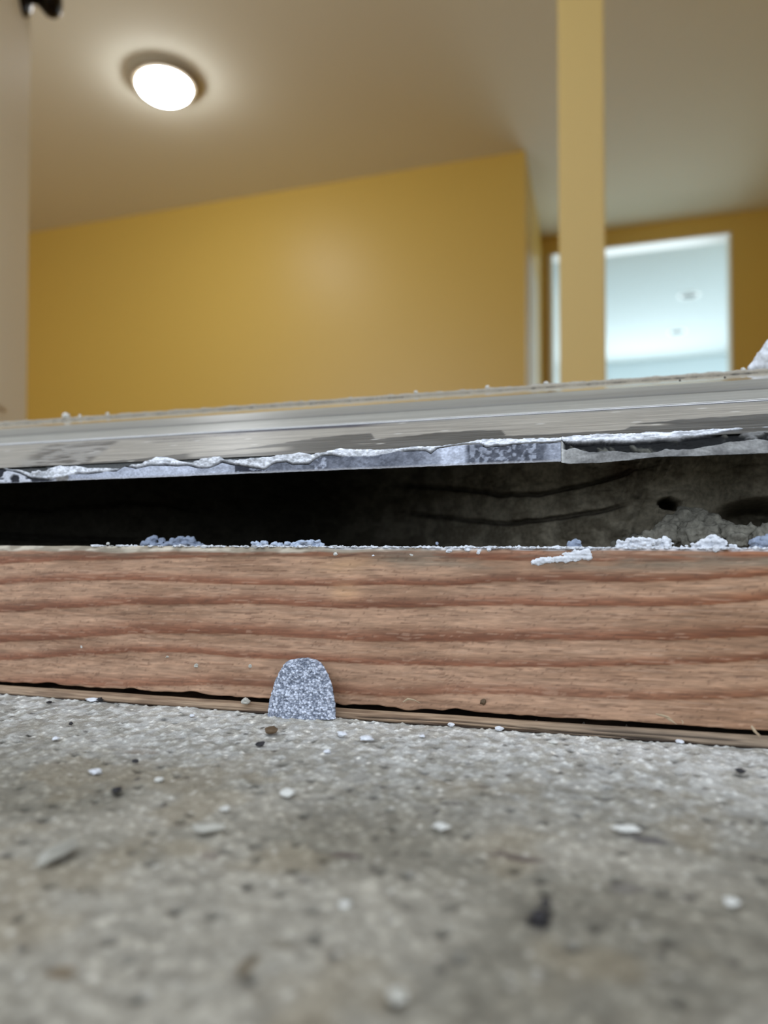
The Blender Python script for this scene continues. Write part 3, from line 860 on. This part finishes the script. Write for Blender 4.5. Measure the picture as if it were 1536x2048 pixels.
for pts, w, rng in (([(-100, 1008), (0, 1016), (90, 1021), (180, 1013), (270, 1005), (330, 1010), (400, 1024), (520, 1040)], 5, (-200, 420)),
                    ([(760, 968), (850, 974), (930, 978), (1000, 990), (1070, 988), (1150, 972), (1220, 955), (1290, 935)], 7, (770, 1300)),
                    ([(800, 1026), (880, 1034), (960, 1043), (1020, 1047), (1100, 1038), (1180, 1026), (1260, 1008)], 7, (790, 1270)),
                    ([(-100, 1072), (0, 1072), (150, 1080), (300, 1085)], 10, (-200, 300))):
    dd = np.abs(py2_ - curve(pts)(px_) + 6 * (fbm(Xm * 200, Zm * 100, 7, 3) - 0.5))
    gr = np.maximum(gr, sst(w, w * 0.2, dd) * sst(rng[0], rng[0] + 60, px_) * sst(rng[1], rng[1] - 60, px_))
n1 = fbm(Xm * 180, Zm * 260, 5, 4)
n2 = fbm(Xm * 60, Zm * 90, 9, 3)
hole = sst(1.0, 0.5, np.hypot((px_ - 1338) / 24, (py2_ - 1008) / 15) * (0.6 + 0.8 * fbm(Xm * 260, Zm * 260, 27, 3)))
ribs = sst(0.45, 0.62, fbm(Xm * 320 - Zm * 160, Zm * 70, 13, 3)) * sst(1200, 1290, px_) * sst(1400, 1320, px_)
Ym = Ym + 0.004 * gr + 0.005 * (n1 - 0.5) + 0.006 * (n2 - 0.5) + 0.02 * hole - 0.004 * ribs
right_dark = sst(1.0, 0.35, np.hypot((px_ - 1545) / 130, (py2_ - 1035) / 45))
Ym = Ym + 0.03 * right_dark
c = mix(lin(104, 98, 84), lin(136, 130, 114), sst(0.35, 0.65, n1))
c = mix(c, lin(30, 27, 23), 0.7 * gr)
c = mix(c, lin(34, 24, 18), 0.9 * hole)
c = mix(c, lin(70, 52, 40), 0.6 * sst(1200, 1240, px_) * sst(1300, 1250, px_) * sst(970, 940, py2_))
c = mix(c, lin(38, 36, 31), sst(950, 600, px_) * 0.92)  # shade of the deep end of the gap painted into the mortar
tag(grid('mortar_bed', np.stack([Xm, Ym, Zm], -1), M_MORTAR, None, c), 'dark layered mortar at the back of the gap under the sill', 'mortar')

# ------------------------------------------------------------------ rubble and crumbs in the gap
ZTOP = ZB1                                      # board top


def crust_on_board(name, pxs, pys, rad_px, m, label, cat, y, seed, group=None, voxel=0.00016, amp=0.0011, scale=1100, base=1092):
    """a crust of fused grains whose skyline follows the given pixels, standing on the board top at depth y"""
    cs, rs = [], []
    k = np.random.default_rng(seed)
    for a, b, r in zip(pxs, pys, rad_px):
        p = at_y(a, b, y)
        rr = r / F_PX * np.linalg.norm(p - CAM)
        z0 = board_top(p[0]) - 0.0002
        z = p[2] - rr
        while True:
            cs.append((p[0] + k.normal() * rr * 0.35, y + k.normal() * rr * 0.5, max(z + k.normal() * rr * 0.18, z0 + rr * 0.5)))
            rs.append((rr * k.uniform(0.9, 1.5), rr * k.uniform(0.9, 1.5), rr * k.uniform(0.7, 1.05)))
            if z <= z0 + rr * 0.5:
                break
            z -= rr * 1.1
    return tag(lump(name, cs, rs, m, voxel, amp, scale, seed), label, cat, group)


R = np.random.default_rng(5)
crust_on_board('dust_lump', [292, 302, 312, 322, 334, 346, 356, 366, 376, 386, 394, 404], [1079, 1073, 1071, 1075, 1077, 1074, 1072, 1071, 1070, 1073, 1081, 1085], [7, 7, 7, 6, 6, 6, 7, 7, 7, 7, 5, 4], M_FLUFF,
               'fluffy blue grey lump on the board top in front of the black gap', 'dust lump', YBD + 0.014, 3)
crust_on_board('plaster_crust', list(range(508, 645, 9)), [1084, 1081, 1081, 1081, 1082, 1082, 1082, 1083, 1082, 1082, 1081, 1079, 1076, 1075, 1078, 1085], [4, 5, 5, 5, 5, 5, 5, 5, 5, 5, 5, 5, 6, 6, 5, 4], M_BLUE,
               'long low pale blue crust on the board top with a raised end', 'plaster crust', YBD + 0.006, 4)
crust_on_board('dust_lump', [1139, 1146, 1153, 1160], [1081, 1078, 1079, 1083], [5, 6, 6, 4], M_FLUFF, 'small blue lump perched alone on the board edge above the white smear', 'dust lump', YBD + 0.004, 6)
crust_on_board('plaster_crust', [1238, 1248, 1258, 1268, 1278, 1288, 1298, 1308, 1318, 1328, 1336, 1342], [1079, 1076, 1073, 1073, 1073, 1074, 1076, 1077, 1076, 1073, 1076, 1082], [6, 6, 6, 6, 6, 6, 5, 6, 6, 6, 6, 4], M_PLASTER,
               'rough white crust on the board top in front of the rubble heap', 'plaster crust', YBD + 0.006, 7)
crust_on_board('plaster_flake', [1375, 1386, 1396, 1406, 1414, 1418, 1424, 1430, 1437, 1444, 1450, 1460, 1470], [1088, 1085, 1081, 1078, 1070, 1068, 1066, 1069, 1073, 1077, 1079, 1087, 1088], [3, 4, 4, 5, 5, 4, 4, 5, 4, 4, 3, 3, 3], M_PLASTER,
               'jagged white flake standing up from the board edge', 'plaster flake', YBD + 0.004, 8, amp=0.0005)
# its drip hanging over the edge
crust_on_board('plaster_crust', [1510, 1520, 1530, 1540, 1552], [1076, 1072, 1070, 1066, 1070], [6, 6, 7, 7, 7], M_FLUFF, 'bluish crust on the board top at the frame edge, beside the jagged flake', 'plaster crust', YBD + 0.006, 9)
# thin white film crumbled along the arris, many tiny bits nobody could count
bm = bmesh.new()
for k in range(900):
    px = R.uniform(180, 1560)
    dens = np.interp(px, [180, 500, 650, 1000, 1300, 1560], [0.25, 0.5, 0.9, 1.0, 1.0, 0.8])
    if R.uniform() > dens:
        continue
    py = 1093 + R.normal() * 1.6
    p = at_y(px, py, YBD + 0.0004)
    s = abs(R.normal(0.00020, 0.00014)) + 0.00008
    v = bmesh.ops.create_icosphere(bm, subdivisions=1, radius=1)['verts']
    for q_ in v:
        q_.co *= 1 + 0.35 * R.normal()
    zt_ = board_top(p[0])
    bmesh.ops.transform(bm, verts=v, matrix=Matrix.Translation((p[0], YBD + 0.0002 + R.uniform(0, 0.0022), zt_ + s * 0.1)) @ Matrix.Rotation(R.uniform(0, 6), 4, 'Z') @ Matrix.Diagonal((s * R.uniform(1, 3.2), s * 1.4, s * 0.8, 1)))
me = D.meshes.new('plaster_dust'); bm.to_mesh(me); bm.free()
tag(link('plaster_dust', me, M_PLASTER), 'white plaster dust along the top edge of the board', 'plaster dust', kind='stuff')

# smear on the face of the board
cs, rs = [], []
for a, b, r in [(1068, 1125, 4), (1076, 1125, 5), (1084, 1122, 6), (1093, 1121, 6), (1102, 1120, 6), (1112, 1118, 6), (1122, 1117, 7), (1132, 1115, 7), (1142, 1113, 7), (1152, 1111, 7), (1162, 1109, 7), (1170, 1108, 7), (1177, 1112, 5), (1168, 1103, 4), (1075, 1128, 3)]:
    p = at_y(a, b, YBD)
    rr = r / F_PX * 0.18 * R.uniform(1.0, 1.7)
    cs.append(tuple(p)); rs.append((rr * 1.1, 0.0006, rr))
tag(lump('plaster_smear', cs, rs, M_PLASTER, 0.00018, 0.0009, 1500, 21), 'white crumbly smear stuck to the face of the board', 'plaster smear')

# crumbs on the upper face of the board
for (a, b, s, fl, m, lab, nm) in (
        (671, 1108, 11, 0.9, M_PALE, 'pale curled crumb caught in the torn notch of the board edge', 'crumb'),
        (746, 1111, 9, 0.6, M_PLASTER, 'tiny star shaped white crumb below the board edge', 'crumb'),
        (823, 1110, 9, 1.0, M_PALE, 'tiny round white bead on the board face below its edge', 'bead'),
        (898, 1101, 14, 0.8, M_PLASTER, 'white crumb on the board edge with a speck hanging below it', 'crumb'),
        (934, 1099, 12, 0.7, M_PLASTER, 'scattered white crumb between two larger ones on the board edge', 'crumb'),
        (957, 1103, 11, 1.2, M_PLASTER, 'upright hooked white crumb on the board edge', 'crumb'),
        (978, 1099, 11, 0.9, M_PLASTER, 'pale crumb just past the hooked crumb on the board edge', 'crumb'),
        (874, 1087, 7, 1.0, M_FLUFF, 'tiny blue grey bead standing on the board top against the gap', 'bead'),
        (215, 1087, 7, 0.8, M_PALE, 'small white bead on the board top beside the fluffy lump', 'bead'),
        (163, 1294, 6, 0.9, M_PALE, 'single pale speck stuck mid height on the board face', 'speck'),
        (393, 1330, 11, 0.9, M_GREYCHIP, 'pale crumb stuck low on the board face, away from the grey tab', 'crumb'),
        (335, 1313, 8, 0.7, M_GREYCHIP, 'faint double speck on the board face above the pale crumb', 'speck'),
        (505, 1330, 20, 0.8, M_GREYCHIP, 'flat pale blister on the board face beside the grey tab', 'blister'),
        (967, 1404, 14, 1.0, M_BROWN, 'dark brown resin lump on the bottom edge of the board', 'resin lump'),
        (1432, 1098, 12, 1.1, M_PLASTER, 'white drip hanging off the jagged flake over the board edge', 'plaster drip')):
    yv = YBD if b > 1095 else YBD + 0.003
    p = at_y(a, b, yv)
    sz = s / F_PX * np.linalg.norm(p - CAM)
    o = chip(nm, (p[0], p[1] + (0.0002 if s < 18 else 0.0006), p[2] - sz * fl * 0.5), (sz, sz * (0.9 if s < 18 else 0.3)), m, a, 0.4, fl * (1 if s < 18 else 3), 0.5)
    tag(o, lab, nm.replace('_', ' '))
p = at_y(491, 1397, YBD - 0.003)
tag(chip('pebble', (p[0], p[1], 0.0020), (0.0024, 0.0020), M_GREYCHIP, 77, 0.3, 0.8, 0.5), 'pinkish grey pebble on the wood strip beside the grey tab', 'pebble')

# rubble heap behind the board top
def heap(name, items, label, cat, seed, amp=0.0026, scale=620):
    cs, rs = [], []
    for a, b, r, y in items:
        p = at_y(a, b, y)
        rr = r / F_PX * np.linalg.norm(p - CAM)
        cs.append(tuple(p)); rs.append((rr, rr * 1.1, rr))
    return tag(lump(name, cs, rs, M_RUBBLE, 0.0004, amp, scale, seed), label, cat)


heap('mortar_rubble', [(1330, 1068, 24, .212), (1350, 1050, 22, .215), (1375, 1040, 24, .216), (1400, 1045, 22, .215), (1425, 1052, 22, .213), (1445, 1060, 20, .212), (1390, 1070, 30, .21), (1300, 1074, 16, .211), (1430, 1078, 22, .208), (1365, 1026, 12, .218),
                       (1395, 1026, 11, .217), (1280, 1082, 12, .21)], 'heap of crumbled grey mortar at the back of the gap', 'rubble', 31)
heap('mortar_chunk', [(1462, 1068, 18, .206), (1480, 1064, 18, .206), (1498, 1066, 17, .206), (1475, 1080, 18, .204)], 'rounded mortar chunk beside the crumbled heap in the gap', 'rubble', 32)
heap('mortar_chunk', [(1518, 1072, 18, .205), (1536, 1066, 18, .205), (1555, 1066, 18, .205), (1530, 1084, 16, .203)], 'mortar chunk at the frame edge behind the bluish crust', 'rubble', 33)
heap('mortar_slab', [(1230, 1090, 10, .222), (1250, 1084, 10, .222), (1270, 1078, 10, .222), (1290, 1072, 10, .224), (1240, 1094, 10, .214)], 'sloping grey mortar piece behind the rough white crust', 'rubble', 34, 0.0006)

# ------------------------------------------------------------------ white lump and crumbs on the sill
cs, rs = [], []
for a, b, r in [(1536, 716, 20), (1524, 724, 15), (1512, 731, 10), (1503, 735, 7), (1548, 700, 22), (1560, 715, 24), (1545, 728, 18), (1520, 735, 9)]:
    p = at_y(a, b, 0.2815)
    rr = r / F_PX * np.linalg.norm(p - CAM)
    cs.append(tuple(p)); rs.append((rr, rr, rr))
tag(lump('plaster_chunk', cs, rs, M_PLASTER, 0.0004, 0.0016, 380, 41), 'white plaster chunk sitting on top of the sill beyond the bright opening', 'plaster chunk')
for a, b, s, lab in ((132, 838, 13, 'white crumb on the sill rim below the dark yellow wall, largest there'), (160, 836, 6, 'tiny yellowish crumb on the sill rim beside the white crumb'), (215, 832, 7, 'pale speck on the sill rim further along from the white crumb'),
                     (832, 786, 8, 'pale speck on the sill rim under the middle of the yellow wall'), (975, 775, 8, 'pale speck on the sill rim under the corner of the yellow wall'), (1092, 768, 9, 'pale speck on the sill rim below the cream casing'), (1487, 740, 8, 'white bead on the sill rim beside the plaster chunk')):
    p = at_y(a, b, py1 + 0.0018)
    sz = s / F_PX * np.linalg.norm(p - CAM)
    tag(chip('crumb', (p[0], p[1], pz1 + 0.0014), (sz, sz), M_PALE, a, 0.2, 0.9, 0.4), lab, 'crumb')
for a, b, s, lab in ((1450, 757, 6, 'dark speck on the mirroring strip nearest the plaster chunk'), (1360, 760, 5, 'dark speck on the mirroring strip under the bright opening')):
    p = at_y(a, b, 0.262)
    zz = pz0 + 0.30 * (0.262 - py0)
    tag(chip('grit', (p[0], 0.262, zz - 0.0001), (0.0008, 0.0008), M_DARK, a, 0.2, 0.7, 0.4), lab, 'grit')

# ------------------------------------------------------------------ the gritty grey tab standing on the concrete
tab_y = YBD - 0.0044
oy = [1318, 1320, 1326, 1336, 1348, 1362, 1378, 1394, 1408, 1436]
oxl = [592, 579, 570, 562, 556, 551, 546, 542, 540, 539]
oxr = [v - 4 for v in (624, 634, 643, 651, 658, 664, 669, 672, 675, 677)]
rows, ncol = 210, 190
yy = np.concatenate([np.linspace(1316.8, 1330, 50), np.linspace(1330.3, 1436, rows - 50)])
L = np.interp(yy, [1316.8] + oy[1:], [600] + oxl[1:])
Rr = np.interp(yy, [1316.8] + oy[1:], [611] + oxr[1:])
U = np.linspace(-1, 1, ncol)
V = np.zeros((rows, ncol, 3))
for k in range(rows):
    a, b = at_y(L[k], yy[k], tab_y), at_y(Rr[k], yy[k], tab_y)
    V[k] = a + (b - a) * ((U + 1) / 2)[:, None]
e = np.minimum(1 - np.abs(U)[None, :], (np.arange(rows)[:, None] / 14.0) * 0.25)
rnd = 0.0010 * np.sqrt(np.clip(1 - np.clip(e / 0.14, 0, 1), 0, 1))
g1, gv = worley(V[..., 0] * 1500, V[..., 2] * 1500, 5)
g2, gv2 = worley(V[..., 0] * 3000, V[..., 2] * 3000, 15)
hgt = 0.0006 * (fbm(V[..., 0] * 700, V[..., 2] * 700, 6, 3) - 0.5) + 0.00036 * np.clip(1 - g1 * 1.25, 0, 1) * (0.4 + gv) + 0.00022 * np.clip(1 - g2 * 1.3, 0, 1)
lean = (V[..., 2] - 0.0) * 0.10                 # leans back on the board
V[..., 1] += rnd + lean - 0.0018 - hgt
edge_n = (np.abs(U)[None, :] > 0.985)
V[..., 0] += np.sign(U)[None, :] * 0.00035 * (fbm(V[..., 2] * 1400, V[..., 2] * 0, 3, 2) - 0.4) * (np.abs(U)[None, :] ** 6)
V[:4, :, 2] += (0.0003 * (fbm(V[0, :, 0] * 1400, V[0, :, 0] * 0, 8, 2) - 0.4))[None, :]
c = mix(lin(128, 136, 151), lin(208, 215, 229), sst(0.15, 0.85, gv * 0.6 + (1 - g1) * 0.4))
c = mix(c, lin(84, 92, 108), 0.65 * sst(0.50, 0.66, fbm(V[..., 0] * 1300 + V[..., 2] * 500, V[..., 2] * 1900, 16, 3)))
c = mix(c, lin(84, 92, 108), 0.4 * sst(0.5, 0.72, g1))
bk = V.copy()
bk[..., 1] = (V[..., 1] + hgt - rnd) + 0.0014
bk = bk[:, ::-1]
Vt = np.concatenate([V, bk, V[:, :1]], 1)
Ct = np.concatenate([c, c[:, ::-1], c[:, :1]], 1)
tab = grid('gritty_tab', Vt, M_TAB, None, Ct)
tag(tab, 'blue grey gritty tab with a rounded top standing against the wooden board', 'gritty tab')

# ------------------------------------------------------------------ crumbs on the concrete
loose = [
    # px, py, width px, depth factor, flat, material, name, category, label
    (542, 1468, 26, 0.8, 0.5, M_BROWN, 'brown_chip', 'brown bark like chip on the concrete in front of the grey tab'),
    (521, 1493, 16, 0.8, 0.6, M_DARK, 'black_crumb', 'black crumb on the concrete just in front of the brown chip'),
    (684, 1473, 16, 0.9, 0.6, M_PLASTER, 'white_crumb', 'white crumb on the concrete near the foot of the grey tab'),
    (732, 1482, 26, 0.7, 0.4, M_PLASTER, 'white_crumb', 'spread white crumb past the one by the grey tab foot'),
    (655, 1506, 13, 0.8, 0.5, M_PLASTER, 'white_crumb', 'white crumb on the concrete in front of the two by the tab foot'),
    (192, 1548, 22, 1.0, 0.4, M_PLASTER, 'white_flake', 'slanted white flake on the sharp concrete, longest on that side'),
    (232, 1584, 18, 0.9, 0.5, M_DARK, 'black_crumb', 'black crumb on the concrete in front of the slanted white flake'),
    (270, 1526, 12, 0.8, 0.6, M_DARK, 'black_crumb', 'dark crumb on the concrete behind the slanted white flake'),
    (318, 1564, 15, 0.8, 0.5, M_PALE, 'white_crumb', 'white crumb on the concrete beside the slanted white flake'),
    (112, 1480, 12, 0.9, 0.5, M_PLASTER, 'white_crumb', 'small white crumb on the concrete far from the tab, close to the strip'),
    (452, 1622, 18, 0.9, 0.5, M_PALE, 'white_crumb', 'softly blurred white crumb on the concrete, mid way to the lens'),
    (420, 1664, 54, 0.35, 0.6, M_GREYCHIP, 'pale_chip', 'long pale chip lying across the blurred concrete with a shadow under it'),
    (108, 1718, 90, 0.30, 0.6, M_DUSTCHIP, 'pale_chip', 'large slanted pale chip on the blurred concrete'),
    (882, 1660, 30, 0.7, 0.5, M_PALE, 'pale_chip', 'small bright pale chip on the concrete below the board middle'),
    (1256, 1664, 42, 0.5, 0.5, M_PALE, 'pale_chip', 'flat bright pale chip beside a dark smear on the concrete'),
    (575, 1592, 30, 0.7, 0.5, M_PALE, 'white_crumb', 'white crumb on the concrete below the tab, on the softly blurred part'),
    (690, 1812, 18, 0.9, 0.5, M_PALE, 'white_crumb', 'faint white dot on the heavily blurred concrete'),
    (795, 1998, 34, 0.9, 0.5, M_GREYCHIP, 'white_crumb', 'soft round white dot nearest the lens'),
    (1076, 1838, 25, 1.2, 0.6, M_DARK, 'black_crumb', 'largest black crumb on the blurred concrete'),
    (1092, 1812, 18, 0.7, 0.6, M_DARK, 'black_crumb', 'black crumb touching the largest black crumb, the smaller and farther one'),
    (1462, 1810, 22, 0.9, 0.5, M_PALE, 'white_crumb', 'soft white dot on the blurred concrete past the black crumb'),
    (1481, 1547, 18, 0.8, 0.5, M_DARK, 'black_crumb', 'dark crumb on the sharp concrete near the frame edge'),
    (1355, 1479, 15, 0.7, 0.5, M_PLASTER, 'white_crumb', 'white crumb on the concrete below the split end of the strip'),
    (912, 1443, 12, 0.8, 0.6, M_PLASTER, 'white_crumb', 'white crumb on the concrete tight against the wood strip'),
    (1008, 1446, 14, 0.8, 0.5, M_PLASTER, 'white_crumb', 'white crumb against the strip, further along from the resin lump'),
    (1107, 1488, 14, 0.8, 0.5, M_PALE, 'white_crumb', 'white crumb on the open concrete below the board middle'),
    (845, 1475, 10, 0.8, 0.5, M_PLASTER, 'white_crumb', 'tiny white crumb on the concrete between tab and resin lump'),
    (200, 1399, 22, 0.5, 0.4, M_PLASTER, 'white_flake', 'flat white flake tucked under the wood strip'),
    (216, 1400, 10, 0.8, 0.8, M_DARK, 'black_crumb', 'black crumb beside the flat white flake under the strip'),
    (98, 1408, 9, 0.8, 0.6, M_DARK, 'black_crumb', 'black crumb on the concrete close to the strip, farthest from the tab'),
    (384, 1434, 9, 0.8, 0.6, M_PLASTER, 'white_flake', 'white flake on the concrete below the strip, short of the tab'),
    (142, 1450, 7, 0.8, 0.8, M_DARK, 'black_crumb', 'tiny black crumb on the concrete behind the small white crumb'),
    (606, 1430, 9, 0.8, 0.7, M_DARK, 'black_crumb', 'black speck on the concrete directly at the foot of the tab'),
]
def rot_ground(a, b, c_, d):
    p, q_ = at_z(a, b, 0), at_z(c_, d, 0)
    return math.atan2(q_[1] - p[1], q_[0] - p[0])


for (px, py, w, dfac, fl, m, nm, lab) in loose:
    p = at_z(px, py, 0.0)
    dist = np.linalg.norm(p - CAM)
    sz = w / F_PX * dist
    o = chip(nm, (p[0], min(p[1], YBD - 0.0045), 0.0), (sz, sz * dfac * 1.3), m, px + py, (px * 0.7) % 3.1 if w < 40 else (rot_ground(70, 1742, 142, 1698) if px < 200 else rot_ground(px - 25, py, px + 25, py)), fl, 0.5)
    tag(o, lab, nm.split('_')[-1])
